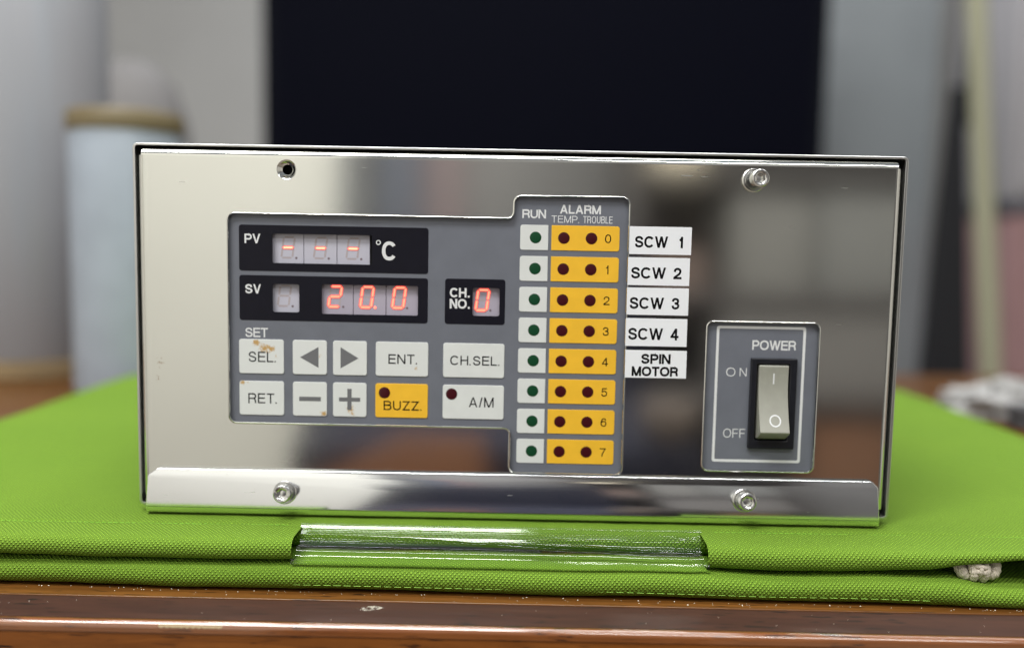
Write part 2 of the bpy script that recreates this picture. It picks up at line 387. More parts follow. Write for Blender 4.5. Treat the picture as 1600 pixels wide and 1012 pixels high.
# crumbs and dust lying in front of the fabric
vs, fs = [], []
def speck(x, y, z, r):
    b = len(vs)
    for d in ((1, 0, 0), (-1, 0, 0), (0, 1, 0), (0, -1, 0), (0, 0, 1), (0, 0, -.2)):
        k = r*random.uniform(.6, 1.3); vs.append(V(x+d[0]*k, y+d[1]*k, z+d[2]*k))
    fs.extend((b+i, b+j, b+k) for i, j, k in ((0, 2, 4), (2, 1, 4), (1, 3, 4), (3, 0, 4), (2, 0, 5), (1, 2, 5), (3, 1, 5), (0, 3, 5)))
for k in range(120):
    x = random.uniform(-195, 195); speck(x, -30.5-abs(random.gauss(0, 2.2))-x*.012, -21.95, random.choice((.16, .22, .32)))
for k in range(26): 
    y = random.uniform(-49, -38.5); speck(random.uniform(-190, 190), y, -22.1-(-37.6-y)*.175, random.uniform(.09, .2))
o = link('table_crumbs', pydata(vs, fs), mat('pale_crumbs', (.72, .68, .60), .6)); o['kind'] = 'stuff'; tag(o, 'pale crumbs scattered on the table edge in front of the green fabric', 'crumbs')
# dried glue smear on the edge band
def smear(cx, cy, rx, ry, seed):
    random.seed(seed); vs, fs = [], []; nx, ny = 22, 9
    for i in range(nx):
        for j in range(ny):
            u = i/(nx-1)*2-1; v = j/(ny-1)*2-1; x = cx+u*rx+v*1.3; y = cy+v*ry*(1-.4*abs(u))
            h = max(0, 1-u*u-v*v)*random.uniform(.1, .55); vs.append(V(x, y, -22.1+(y+37.6)*.175+h-.02))
    for i in range(nx-1):
        for j in range(ny-1): fs.append((i*ny+j, i*ny+j+1, (i+1)*ny+j+1, (i+1)*ny+j))
    return pydata(vs, fs)
me = pydata([V(x, -50.9-2.16*math.sin(t), -26.5+2.21*math.cos(t)) for i, x in enumerate(frange(-121, -99, 1.0)) for t in [math.pi/2*(.62+.30*k/3*(.5+.5*math.sin(i*1.7)**2)) for k in range(4)]], [(i*4+k, i*4+k+1, i*4+k+5, i*4+k+4) for i in range(22) for k in range(3)])
link('chipped_varnish', me, mat('bare_wood_chip', (.42, .32, .18), .7), tb)
gm = mat('dried_glue', (.40, .37, .30), .22); 
t = NT(gm); mxs = t.n('ShaderNodeMixShader'); tr = t.n('ShaderNodeBsdfTransparent'); 
fr = t.math('MULTIPLY', t.math('SUBTRACT', t.noise(t.coords(), 700, 4, .7), .42), 5, True)
t.l(fr, mxs.inputs[0]); t.l(tr.outputs[0], mxs.inputs[1]); t.l(t.b.outputs[0], mxs.inputs[2]); t.l(mxs.outputs[0], t.t.nodes['Material Output'].inputs[0])
link('glue_smear', smear(-50, -41.2, 4.4, 1.7, 3), gm, tb)

# ==================================================================================================
# FOLDED GREEN FABRIC BAG
# ==================================================================================================
def weave(name, c_lo, c_hi, pitch=.80):
    m = mat(name, c_hi, .75, spec=.16); t = NT(m)
    tc = t.n('ShaderNodeUVMap'); sp = t.n('ShaderNodeSeparateXYZ')
    dz = t.n('ShaderNodeTexNoise'); dz.inputs['Scale'].default_value = .35; dz.inputs['Detail'].default_value = 2; t.l(tc.outputs[0], dz.inputs[0])
    mx = t.n('ShaderNodeMixRGB', blend_type='ADD'); mx.inputs[0].default_value = .5; t.l(tc.outputs[0], mx.inputs[1]); t.l(dz.outputs['Color'], mx.inputs[2])
    t.l(mx.outputs[0], sp.inputs[0]); mx.inputs[0].default_value = .9
    u = t.math('MULTIPLY', sp.outputs[0], math.pi/pitch); v = t.math('MULTIPLY', sp.outputs[1], math.pi/(pitch*1.08))
    su, sv = t.math('SINE', u), t.math('SINE', v)
    prod = t.math('MULTIPLY', su, sv)                       # checker of raised warp / weft floats
    h = t.math('ADD', t.math('MULTIPLY', t.math('ABSOLUTE', prod), .35), t.math('MULTIPLY', t.math('ADD', prod, 1), .42))
    nz = t.noise(t.coords(), 2600, 3, .6); big = t.noise(t.coords(), 14, 3, .5)
    hh = t.math('ADD', h, t.math('MULTIPLY', nz, .22))
    t.bump(hh, 1.0, .0007)
    col = t.mix(t.math('MULTIPLY', h, 1.0, True), c_lo, c_hi)  # dark hollows put the shade between threads into the colour
    col = t.mix(t.math('MULTIPLY', t.math('SUBTRACT', big, .4), 1.2, True), col, (c_hi[0]*1.1, c_hi[1]*.96, c_hi[2]*.9), 'MIX')
    fine = t.mix(t.math('MULTIPLY', h, 1.0, True), c_lo, c_hi); col = t.mix(.2, fine, col)
    t.l(col, t.b.inputs['Base Color']); return m
fab = weave('green_woven_fabric', (.022, .070, .003), (.285, .490, .050))
bag = thing('green_fabric_bag', 'folded lime green woven fabric bag lying flat on the wooden table under the steel instrument', 'bag', (0, .16, Z0-.022))
def lay_nose(yf, zt, zb, yback, seam=None, droop=0., sq=2.3, under=True, n=22):
    """cross-section (y,z) of one padded layer: top from back to front, rounded nose, underside"""
    hz = (zt-zb)/2; zc = (zt+zb)/2; L = hz*1.25
    pr = []
    ys = [yback, yback-3, 330, 300, 275, 250, 225, 200, 180, 160, 140, 120, 105, 90, 78, 66, 50, 38, 28, 20, 12, 6, 2, -2, -5, -7.5, -9, -10, -10.6, -11.2, -11.8, -12.6, -14, -16, -18.5, -21]
    for y in ys:
        if y > yf+L*1.02:
            z = zt
            if seam is not None: z -= 1.15*math.exp(-((y-seam)/.8)**2)
            z -= droop*max(0, min(1, (seam or 0)-y if y < (seam or 0) else 0))
            if y == yback: z = zt-.8
            pr.append((y, z))
    for k in range(n+1):
        t = math.pi/2-math.pi*k/n; c, s = math.cos(t), math.sin(t)
        pr.append((yf+L-L*abs(c)**(2/sq), zc+hz*(abs(s)**(2/sq))*(1 if s > 0 else -1)))
    pr.append((yback, zb)); return pr
def lerp(tbl, x):
    if x <= tbl[0][0]: return tbl[0][1]
    for (a, p), (b, q) in zip(tbl, tbl[1:]):
        if x <= b: t = (x-a)/(b-a); t = t*t*(3-2*t); return p+(q-p)*t
    return tbl[-1][1]
def layer(name, xs, fn, m, parent, wob=.25, seed=0):
    from mathutils import noise
    P = [fn(x) for x in xs]; n = min(len(p) for p in P)
    def resample(p, n=90):
        return p
    N = max(len(p) for p in P)
    rows = []
    for x, p in zip(xs, P):
        k = N-len(p)
        if k: # pad by splitting the first segment
            a, b = p[0], p[1]; p = [a]+[(a[0]+(b[0]-a[0])*(i+1)/(k+1), a[1]+(b[1]-a[1])*(i+1)/(k+1)) for i in range(k)]+p[1:]
        rows.append(p)
    vs, uv = [], []
    for x, p in zip(xs, rows):
        s = 0; idx = max(range(len(p)), key=lambda i: -abs(p[i][0]-0)-100*(i > N//2)); acc = [0]
        for a, b in zip(p, p[1:]): acc.append(acc[-1]+math.hypot(b[0]-a[0], b[1]-a[1]))
        tot0 = acc[0]
        for (y, z), s in zip(p, acc):
            w = 0
            if y >= 60: w = 1.1*noise.noise(Vector((x*.011, y*.009, seed+3)))+.5*noise.noise(Vector((x*.03, y*.022, seed+8)))
            else: w = wob*noise.noise(Vector((x*.035, y*.05, seed)))+wob*.35*noise.noise(Vector((x*.13, y*.16, seed+5)))
            xx = x-6 if (name == 'upper_layer' and x == XL) else x+6 if (name == 'upper_layer' and x == XR) else x
            vs.append(V(xx, y+w*.7, z+w)); uv.append((xx, s))
    fs = []
    for i in range(len(xs)-1):
        for j in range(N-1): fs.append((i*N+j, i*N+j+1, (i+1)*N+j+1, (i+1)*N+j))
    fs += [tuple(range(N)), tuple(range((len(xs)-1)*N+N-1, (len(xs)-1)*N-1, -1))]
    me = pydata(vs, fs); ul = me.uv_layers.new(name='UVMap')
    for l in me.loops: ul.data[l.index].uv = uv[l.vertex_index]
    smooth_by(me, 50)
    return link(name, me, m, parent)
XL, XR = -80.8, 71.8
bot = [(-300, -10.2), (-198, -10.3), (-140, -10.8), (-100, -10.9), (0, -10), (85, -11.2), (120, -11.2), (150, -9.5), (170, -7.0), (190, -5.4), (300, -5.4)]
def upper(x):
    mid = XL <= x <= XR
    yf = -15.5 if mid else lerp([(-300, -31.5), (-90, -31), (79, -30), (110, -31), (200, -29.5), (300, -30)], x)
    zt = -2.4; zb = lerp(bot, x)
    return lay_nose(yf, zt, zb, 355, seam=lerp([(-200, -12.8), (0, -10.2), (200, -8.6)], x), sq=2.2, n=22)
xs = sorted(set(frange(-304, -195, 12)+frange(-195, XL-.6, 2.0)+[XL-.05, XL]+frange(XL+.5, XR-.5, 3)+[XR, XR+.05]+frange(XR+.6, 200, 2.0)+frange(200, 304, 12)))
layer('upper_layer', xs, upper, fab, bag, .35, 1)
ltop = [(-300, -11.6), (-198, -12.0), (-100, -11.6), (-80, -11.2), (70, -11.5), (90, -12.4), (130, -11.8), (160, -12.2), (176, -14.4), (200, -15.2), (300, -15.2)]
def lower(x):
    yf = lerp([(-300, -29), (-198, -30), (-100, -31.5), (0, -32.0), (100, -33), (200, -34.5), (300, -34.5)], x)
    return lay_nose(yf, lerp(ltop, x), -21.9, 350, seam=-25 if XL < x < XR else None, sq=2.0, n=22)
layer('lower_layer', sorted(set(frange(-304, -198, 12)+frange(-198, 200, 2.4)+frange(200, 304, 12))), lower, fab, bag, .45, 9)
# inner lining seen in the gap at the right
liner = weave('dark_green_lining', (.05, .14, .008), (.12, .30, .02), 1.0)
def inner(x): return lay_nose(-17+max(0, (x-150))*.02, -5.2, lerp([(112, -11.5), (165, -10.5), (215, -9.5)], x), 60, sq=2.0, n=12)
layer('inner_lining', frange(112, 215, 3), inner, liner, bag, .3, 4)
# stitches on the lower layer, the seam of the upper layer and the ends of the roll
thr = mat('pale_green_thread', (.27, .52, .07), .7)
def capsule(a, b, r, n=6):
    a, b = Vector(a), Vector(b); d = (b-a).normalized(); s = d.cross(Vector((0, 0, 1))); s = s if s.length > .01 else d.cross(Vector((0, 1, 0))); s.normalize(); q = d.cross(s)
    vs = []; fs = []
    for c, rr in ((a-d*r*.6, r*.3), (a, r), (b, r), (b+d*r*.6, r*.3)):
        for k in range(n): t = 2*math.pi*k/n; vs.append(c+(s*math.cos(t)+q*math.sin(t))*rr)
    for i in range(3):
        for k in range(n): fs.append((i*n+k, i*n+(k+1) % n, (i+1)*n+(k+1) % n, (i+1)*n+k))
    fs += [tuple(range(n)), tuple(range(4*n-1, 3*n-1, -1))]
    return vs, fs
def lower_pt(x, k):
    p = lower(x); return p[k]
vs, fs = [], []
x = -80
while x < 150:
    a = lower(x); b = lower(x+2.6); k = len(a)-1-9; k2 = len(b)-1-9
    v, f = capsule(V(x, a[k][0]-.12, a[k][1]), V(x+2.5, b[k2][0]-.12, b[k2][1]), .00013); o0 = len(vs); vs += v; fs += [tuple(i+o0 for i in q) for q in f]; x += 3.7
o = link('stitching', pydata(vs, fs), thr, bag); o['kind'] = 'stuff'
vs, fs = [], []
for x in frange(-200, 200, 2.3):
    sy = lerp([(-200, -12.8), (0, -10.2), (200, -8.6)], x)
    v, f = capsule(V(x, sy, -2.95), V(x+1.5, sy+.05, -2.95), .00016); o0 = len(vs); vs += v; fs += [tuple(i+o0 for i in q) for q in f]
o = link('seam_stitching', pydata(vs, fs), mat('green_thread', (.20, .45, .03), .7), bag); o['kind'] = 'stuff'
# clear plastic sleeve across the opening
from mathutils import noise as mnoise
pm = bpy.data.materials.new('clear_plastic_film'); pm.use_nodes = True; nt = pm.node_tree; nt.nodes.clear()
outn = nt.nodes.new('ShaderNodeOutputMaterial'); mxs = nt.nodes.new('ShaderNodeMixShader'); tr = nt.nodes.new('ShaderNodeBsdfTransparent'); gl = nt.nodes.new('ShaderNodeBsdfGlossy'); fz = nt.nodes.new('ShaderNodeFresnel')
tr.inputs[0].default_value = (.955, .985, .965, 1); gl.inputs['Roughness'].default_value = .06; gl.inputs[0].default_value = (1, 1, 1, 1); fz.inputs[0].default_value = 1.46
nt.links.new(fz.outputs[0], mxs.inputs[0]); nt.links.new(tr.outputs[0], mxs.inputs[1]); nt.links.new(gl.outputs[0], mxs.inputs[2]); nt.links.new(mxs.outputs[0], outn.inputs[0])
def seg_(a, b, n): return [Vector((a[0]+(b[0]-a[0])*k/n, a[1]+(b[1]-a[1])*k/n)) for k in range(n)]
base = [(-11.5, -1.7), (-12.6, -1.45), (-13.3, -1.6), (-14.75, -3.15), (-15.2, -3.45), (-16.5, -3.6), (-18.0, -3.8), (-18.6, -4.1), (-19.75, -5.35), (-20.3, -5.7), (-22.5, -6.1), (-25, -6.4), (-27.2, -7.2), (-28.9, -8.6), (-29.7, -9.8), (-30.0, -11.3)]
def spl(P, per=5):
    out = []
    for i in range(len(P)-1):
        a, b, c, d = (Vector(P[max(0, min(len(P)-1, i+k))]) for k in (-1, 0, 1, 2))
        for s in range(per):
            t = s/per; out.append(.5*((2*b)+(c-a)*t+(2*a-5*b+4*c-d)*t*t+(3*b-a-3*c+d)*t**3))
    out.append(Vector(P[-1])); return out
B = [q_ for a_, b_ in zip(base, base[1:]) for q_ in seg_(a_, b_, 4)]+[Vector(base[-1])]; vs, fs = [], []; xs2 = frange(XL-.6, XR+.6, 1.2)
for x in xs2:
    e = min(1, (x-XL+1)/9, (XR+1-x)/14); e = max(0, e)
    for i, p in enumerate(B):
        u = i/(len(B)-1)
        rgt = max(0, min(1, (x+10)/60)); w = (.14+.35*rgt)*mnoise.noise(Vector((x*.012, u*2.2, 2)))+(.0+.25*rgt)*mnoise.noise(Vector((x*.05, u*9, 7)))+(1-e)*.6*mnoise.noise(Vector((x*.15, u*6, 4)))
        fold = 1.5*math.exp(-((u-(.60+.10*math.sin(x*.021+.4)))/.035)**2)*(.6+.4*math.sin(x*.05))
        vs.append(V(x, p.x+w*.8+fold*1.2, p.y+w*(1 if u > .15 else .3)-fold*.7))
n = len(B)
for i in range(len(xs2)-1):
    for j in range(n-1): fs.append((i*n+j, i*n+j+1, (i+1)*n+j+1, (i+1)*n+j))
o = link('plastic_sleeve', pydata(vs, fs), pm, bag, True); o['label'] = 'clear glossy plastic sleeve across the opening in the front edge'
# white knotted cord peeping out of the gap
cordm = mat('off_white_cord', (.62, .56, .46), .8); t = NT(cordm)
wv = t.n('ShaderNodeTexWave'); wv.inputs['Scale'].default_value = 700; wv.inputs['Distortion'].default_value = 3; t.l(t.coords(), wv.inputs[0]); t.bump(wv.outputs['Fac'], .8, .0002)
def tube(pts, r, n=10, per=8):
    P = []
    for i in range(len(pts)-1):
        a, b, c, d = (Vector(pts[max(0, min(len(pts)-1, i+k))]) for k in (-1, 0, 1, 2))
        for s in range(per):
            t_ = s/per; P.append(.5*((2*b)+(c-a)*t_+(2*a-5*b+4*c-d)*t_*t_+(3*b-a-3*c+d)*t_**3))
    P.append(Vector(pts[-1])); vs, fs = [], []; q = None
    for i, p in enumerate(P):
        d = (P[min(i+1, len(P)-1)]-P[max(i-1, 0)]).normalized()
        s = (d.cross(Vector((0, 0, 1))) if q is None else (q-d*q.dot(d))); s = s if s.length > .01 else d.cross(Vector((0, 1, 0))); s.normalize(); q = s; b2 = d.cross(s)
        rr = r*(1+.07*math.sin(i*1.9))
        if i in (0, len(P)-1): rr *= .5
        for k in range(n): a = 2*math.pi*k/n; vs.append(V(*(p+(s*math.cos(a)+b2*math.sin(a))*rr)))
    for i in range(len(P)-1):
        for k in range(n): fs.append((i*n+k, i*n+(k+1) % n, (i+1)*n+(k+1) % n, (i+1)*n+k))
    fs += [tuple(range(n)), tuple(range(len(vs)-1, len(vs)-1-n, -1))]
    return vs, fs
cx, cy, cz = 172.5, -24.5, -9.0
parts = [tube([(cx+a, cy+b, cz+c) for a, b, c in P_], r) for P_, r in (
    ([(-6, 5, 3), (-6.5, 1, 1.5), (-5.8, -1, -1.5), (-4, -.5, -2.8), (-2.5, 1, -1)], 2.3),
    ([(6, 6, 3), (7.0, 1, 1.5), (6.2, -1, -1.5), (4.3, -.4, -2.6), (2.7, 1, -1)], 2.2),
    ([(-2.2, 0, 2.5), (-2.4, -2.6, 0), (-2.0, -2.6, -2.6), (-1.7, -.5, -4.2), (-1.5, 2, -3.5)], 1.7),
    ([(1.9, 0, 2.5), (2.2, -2.6, .2), (2.0, -2.6, -2.4), (1.8, -.5, -4.3), (1.7, 2, -3.8)], 1.75),
    ([(-3.6, -1.8, 1), (-1.5, -3.4, 1.4), (1, -3.6, .9), (3.4, -2.1, .2)], 1.1),
    ([(-3.4, -2.0, -1.2), (-1, -3.9, -.6), (1.5, -3.8, -1.1), (3.5, -2.2, -1.6)], 1.0),
    ([(-1.2, -2.5, 2.6), (-.3, -4.0, .8), (-.2, -4.1, -.9), (-.3, -2.4, -3.2)], .9))]
me = smooth_by(pydata(*merge(parts)), 70); o = link('knotted_cord', me, cordm, bag); o['label'] = 'off-white knotted cord poking out between the two fabric layers'

# ==================================================================================================
# THE STEEL INSTRUMENT
# ==================================================================================================
dev = thing('temperature_controller', 'steel instrument box with grey keypad, red digit displays and a rocker power switch', 'control unit', (0, .09, Z0))
# --- outer case: thin sheet wrapped round
parts = [sheet(rrect(-150, 0.0, 150, 143.3, 2.0), [rrect(-148.85, 1.2, 148.75, 142.2, 1.0)], 1.3, 185, .35, .2, raw=True)]
link('case_shell', smooth_by(fixn(pydata(*merge(parts)))), M['case'], dev)
link('gap_shade_backing', fixn(pydata(*sheet(rrect(-148.7, 1.25, 148.7, 142.0, 1.2), [], 6.5, 60, raw=True))), M['black'], dev)  # black sheet added so the gap round the panel reads as deep shade
link('back_panel', fixn(sheet(rrect(-148.7, 1.25, 148.7, 142.0, 1.2), [], 182, 184.5, back=True)), M['case'], dev)
# --- front panel: flat face, cut-outs, and folded edges
main_cut = rpoly([(-112.7, 34.8), (-1.6, 34.7), (-1.6, 16.7), (42.5, 16.7), (42.5, 125.4), (-1.4, 125.3), (-1.6, 116.6), (-112.6, 116.7)], [2.6, 2.6, 2.6, 2.6, 2.6, 2.6, 2.6, 2.6])
pow_cut = rrect(74.8, 19.4, 118.2, 78.1, 2.2)
HX, HZ = -89.9, 133.9
RB = 2.9
X0, X1, ZB, ZT = -148.0, 147.6, 1.6, 141.35
outer = rrect(X0+RB, ZB+RB, X1-RB, ZT-RB, 0)
def rim(outline, lip, r, depth):
    """rolled lip round a cut-out: rises slightly towards the viewer, then turns in and back"""
    vs, fs = [], []; n = len(outline)
    pr = [(lip, 0.0), (lip*.6, -.06), (.30, -.16), (.1, -.12), (0, .05), (0, depth)]
    for d, y in pr: vs.extend(V(x, y, z) for x, z in offs(outline, d))
    for k in range(len(pr)-1):
        for i in range(n): j = (i+1) % n; fs.append((k*n+i, k*n+j, (k+1)*n+j, (k+1)*n+i))
    return vs, fs
face = sheet(outer, [offs(main_cut, .75), offs(pow_cut, .75), circ(HX, HZ, 3.8, 40)], 0, .01, 0, raw=True)
parts = [face, rim(main_cut, .75, 0, 2.4), rim(pow_cut, .75, 0, 2.4)]
# folded edges
arc = [(RB-RB*math.cos(t), RB*math.sin(t)) for t in [math.pi/2*k/14 for k in range(15)]]    # (back, out)
def fold(side):
    vs, fs = [], []
    pr = arc+[(9.0, RB)]
    for b, o_ in pr:
        for s in (0, 1):
            g = .5+.9*(b/RB if b < RB else 1) if True else 0
            if side in 'TB': x = (X0+RB-.0+(-RB*.35 if side == 'T' else 0)) if s == 0 else (X1-RB+(RB*.35 if side == 'T' else 0)); z = (ZT-RB+o_) if side == 'T' else (ZB+RB-o_)
            else: z = (ZB+RB) if s == 0 else (ZT-RB); x = (X0+RB-o_) if side == 'L' else (X1-RB+o_)
            vs.append(V(x, b, z))
    for i in range(len(pr)-1): fs.append((2*i, 2*i+1, 2*i+3, 2*i+2))
    return vs, fs
parts += [fold(s) for s in 'TBLR']
# dimpled empty screw hole
dimple = [(3.8, 0), (3.45, .2), (3.05, .6), (2.6, 1.1), (2.2, 1.4), (1.95, 1.6), (1.95, 4)]
v, f = lathe_y(dimple, 40); parts.append(([V(HX+a, b, HZ+c) for a, b, c in v], f))
me = pydata(*merge(parts)); bm = bmesh.new(); bm.from_mesh(me); bmesh.ops.remove_doubles(bm, verts=bm.verts, dist=2e-7)
bmesh.ops.recalc_face_normals(bm, faces=bm.faces); bm.to_mesh(me); bm.free(); smooth_by(me, 30)
link('front_panel', me, M['panel'], dev)
# --- lower cover plate with its folded bottom
PLR = 3.4
def plate_profile_arc(k, n=14): t = math.pi/2*k/n; return (-1.9+PLR-PLR*math.cos(t), 1.2+0-PLR*math.sin(t))
po = rpoly([(-145.2, 1.2), (144.3, 1.2), (143.9, 14.0), (141.4, 16.4), (-141.2, 16.0), (-144.9, 13.4)], [0, 0, 2.0, 1.5, 1.5, 2.0])
face = sheet(po, [], -1.9, -.35, .32, bseg=3, raw=True)
pr = [plate_profile_arc(k) for k in range(15)]+[(9, 1.2-PLR)]
vs = [V(x, y, z) for y, z in pr for x in (-145.2, 144.3)]; fs = [(2*i, 2*i+1, 2*i+3, 2*i+2) for i in range(len(pr)-1)]
pin = [(-1.9+PLR-(PLR-1.2)*math.cos(t), 1.2-(PLR-1.2)*math.sin(t)) for t in [math.pi/2*k/14 for k in range(15)]]+[(9, 1.2-PLR+1.2)]
for xx in (-145.2, 144.3):
    b = len(vs); vs += [V(xx, y, z) for y, z in pr]+[V(xx, y, z) for y, z in pin]; k = len(pr)
    fs += [(b+i, b+i+1, b+k+i+1, b+k+i) for i in range(k-1)]
me = pydata(*merge([face, (vs, fs)])); fixn(me)
for v in me.vertices:       # the plate stands off slightly at the bottom
    zz = (v.co.z-Z0)*1000; v.co.y -= max(0, 16.4-max(zz, 1.2))*.15*.001
smooth_by(me, 30); link('lower_plate', me, M['plate'], dev)

# --- screws
def hexa(r, a0=0): return [(r*math.cos(R(60*k+a0)), r*math.sin(R(60*k+a0))) for k in range(6)]
def screw(x, z, y0, gap, tilt, spin):
    """socket cap screw with flat washer and split spring washer, standing y0 in front of the panel"""
    def put(vf, extra=Matrix.Identity(4)):
        v, f = vf; mt = Matrix.Translation(V(x, y0, z)) @ Matrix.Rotation(R(tilt[0]), 4, 'X') @ Matrix.Rotation(R(tilt[1]), 4, 'Z') @ extra
        me = fixn(pydata([mt @ (Vector(p)*.001) for p in v], f)); return smooth_by(me, 32)
    s = link('screw', put(lathe_y([(0, -gap-3.4+1.8), (1.4, -gap-3.4+1.8), (1.9, -gap-1.4), (2.0, 2)], 24)), M['bolt'], dev)
    link('washer', put(lathe_y([(2.1, -.05), (2.2, -.85), (4.3, -.85), (4.55, -.65), (4.6, -.15), (4.5, 0), (2.1, -.05)], 44)), M['bolt'], s)
    # spring washer, split and slightly helical
    vs, fs = [], []; n = 44
    for k in range(n+1):
        a = R(8+344*k/n); h = .5*k/n
        for r, y in ((2.3, -.95-h), (3.75, -.95-h), (3.75, -1.95-h), (2.3, -1.95-h)): vs.append((r*math.cos(a), y, r*math.sin(a)))
    for k in range(n):
        for j in range(4): q = (j+1) % 4; fs.append((k*4+j, k*4+q, k*4+4+q, k*4+4+j))
    fs += [(0, 1, 2, 3), tuple(n*4+i for i in (3, 2, 1, 0))]
    link('spring_washer', put((vs, fs), Matrix.Rotation(R(spin), 4, 'Y')), M['bolt'], s)
    # head with hexagonal socket and knurled side
    H0, H1 = -gap, -gap-3.6; n = 48; vs, fs = [], []
    rings = [(3.2, H0), (3.45, H0-.25), (3.5, H1+.75), (3.35, H1+.3), (3.0, H1), (2.35, H1)]
    for q, (r, y) in enumerate(rings):
        for k in range(n):
            rr = r*(1-.022*(k % 2)) if q in (1, 2) else r
            a = 2*math.pi*k/n; vs.append((rr*math.cos(a), y, rr*math.sin(a)))
    def hexr(a, r): t = (math.degrees(a)+spin) % 60-30; return r*math.cos(R(30))/math.cos(R(t))
    for y, r in ((H1+.35, 1.95), (H1+2.3, 1.9)):
        for k in range(n): a = 2*math.pi*k/n; rr = hexr(a, r); vs.append((rr*math.cos(a), y, rr*math.sin(a)))
    for q in range(len(rings)+1):
        for k in range(n): j = (k+1) % n; fs.append((q*n+k, q*n+j, (q+1)*n+j, (q+1)*n+k))
    fs.append(tuple((len(rings)+1)*n+k for k in range(n)))
    link('screw_head', put((vs, fs)), M['bolt'], s)
    return s
screw(90.0, 133.0, 0, 4.6, (-3, 6), 20)
screw(91.0, 8.1, -3.1, 2.55, (-8.5, 0), 75)
screw(-90.2, 7.6, -3.15, 2.55, (-8.5, 1), 200)

# --- keypad membrane
YM = 1.5
wins = [rrect(-95.9, 97.8, -57.0, 109.2, .6), rrect(-95.9, 78.6, -85.5, 89.6, .8), rrect(-76.6, 78.2, -38.9, 89.8, .6), rrect(-17.4, 78.6, -6.9, 89.6, .8)]
mo = offs(main_cut, 1.5)
link('keypad_membrane', smooth_by(sheet(mo, [offs(h, .6) for h in wins], YM, YM+.6)), M['grey'], dev)
def plate(name, outline, m, parent, y=YM, th=.12, bev=.06, holes=()):
    return link(name, smooth_by(sheet(outline, list(holes), y-th, y+.05, bev)), m, parent)
# display surrounds with their windows
YD = YM+1.6
SEG = {'a': ((-1, 2), (1, 2)), 'b': ((1, 2), (1, 0)), 'c': ((1, 0), (1, -2)), 'd': ((-1, -2), (1, -2)), 'e': ((-1, 0), (-1, -2)), 'f': ((-1, 2), (-1, 0)), 'g': ((-1, 0), (1, 0))}
DIG = {'-': 'g', '2': 'abged', '0': 'abcdef', ' ': '', '.0': 'abcdef'}
def segment(cx, cz, s, w, h, tw, slant):
    (a, b), (c, d) = SEG[s]; p = Vector((a*w/2, b*h/4)); q = Vector((c*w/2, d*h/4)); dr = (q-p).normalized(); nn = Vector((-dr.y, dr.x)); g = tw*.62
    p2 = p+dr*g*.45; q2 = q-dr*g*.45
    P = [p2, p2+dr*tw*.5+nn*tw*.5, q2-dr*tw*.5+nn*tw*.5, q2, q2-dr*tw*.5-nn*tw*.5, p2+dr*tw*.5-nn*tw*.5]
    return [(cx+v.x+v.y*slant, cz+v.y) for v in P]
def digit(parent, x0, z0, x1, z1, cx, cz, ch, w=4.3, h=8.0, lit=None, face='cell', dp=False, onm='on'):
    f = link('display_digit', smooth_by(sheet(rrect(x0, z0, x1, z1, .1), [], YD, YD+1.0, .05)), M[face], parent)
    on = DIG[ch]; halo = []
    for s in 'abcdefg':
        o_ = s in on
        me = sheet(segment(cx, cz, s, w, h, .74, .13), [], YD-(.14 if o_ else .02), YD+.05, 0)
        sg = link('segment', me, M[onm if o_ else 'off'], f)
        if o_: halo.append(sheet(offs(segment(cx, cz, s, w, h, .74, .13), .42), [], YD-.07-.004*len(halo), YD+.02, 0, raw=True))
    link('decimal_point', sheet(circ(cx+w/2+1.05, cz-h/2-.05, .48, 14), [], YD-(.14 if dp else .02), YD+.05), M['on' if dp else 'offd'], f)
    if halo: link('segment_glow', pydata(*merge(halo)), M['halo'], f)
KX = 1.0046
def px(x): return x*KX
def pz(z): return 107.8+(z-107.8)*KX
pv = plate('display_surround', rrect(-109.0, 94.6, -35.0, 112.5, 1.1), M['bezel'], dev, holes=[wins[0]]); pv['label'] = 'dark upper display surround marked PV with three dashes'
sv = plate('display_surround', rrect(-109.0, 75.2, -35.0, 92.9, 1.1), M['bezel'], dev, holes=[wins[1], wins[2]]); sv['label'] = 'dark lower display surround marked SV reading 20.0'
ch = plate('display_surround', rrect(-28.3, 75.2, -4.7, 93.0, 1.1), M['bezel'], dev, holes=[wins[3]]); ch['label'] = 'small dark display surround marked CH. NO. reading 0'
for i, cxx in enumerate((-89.8, -77.1, -64.4)):
    digit(dev, px(-96.6+12.95*i+.12), pz(97), px(-96.6+12.95*(i+1)-.12), pz(110), px(cxx), pz(103.9), '-', face='cell', onm='onw')
digit(dev, px(-96.6), pz(77.6), px(-84.8), pz(90.4), px(-91.3), pz(85.0), ' ')
for i, (cxx, c_) in enumerate(((-71.4, '2'), (-58.9, '0'), (-46.3, '0'))):
    digit(dev, px(-77.1+12.85*i+.12), pz(77.4), px(-77.1+12.85*(i+1)-.12), pz(90.6), px(cxx), pz(85.1), c_, face='celldim', dp=(i == 1))
digit(dev, px(-18.2), pz(77.6), px(-6.2), pz(90.4), px(-13.6), pz(84.8), '0', face='celldim')
link('display_recess', merge_me := fixn(pydata(*merge([boxd(*b) for b in ((-110, -30, YD+.9, YD+2, 74, 113), (-29, -4, YD+.9, YD+2, 74, 94))]))), M['black'], dev)
T = .12; TW = M['print']
text('PV', (-106.8, 105.3, -100.6, 109.0), YM-T, TW, pv, .68)
text('C', (-53.1, 99.6, -47.4, 107.0), YM-T, TW, pv, 1.38)
link('degree_ring', sheet(circ(-54.5, 106.5, .98, 24), [circ(-54.5, 106.5, .58, 24)], YM-T-.03, YM-T+.01), TW, pv)
text('SV', (-106.8, 85.7, -100.5, 89.35), YM-T, TW, sv, .68)
text('CH.', (-26.4, 85.7, -18.6, 89.4), YM-T, TW, ch, .78)
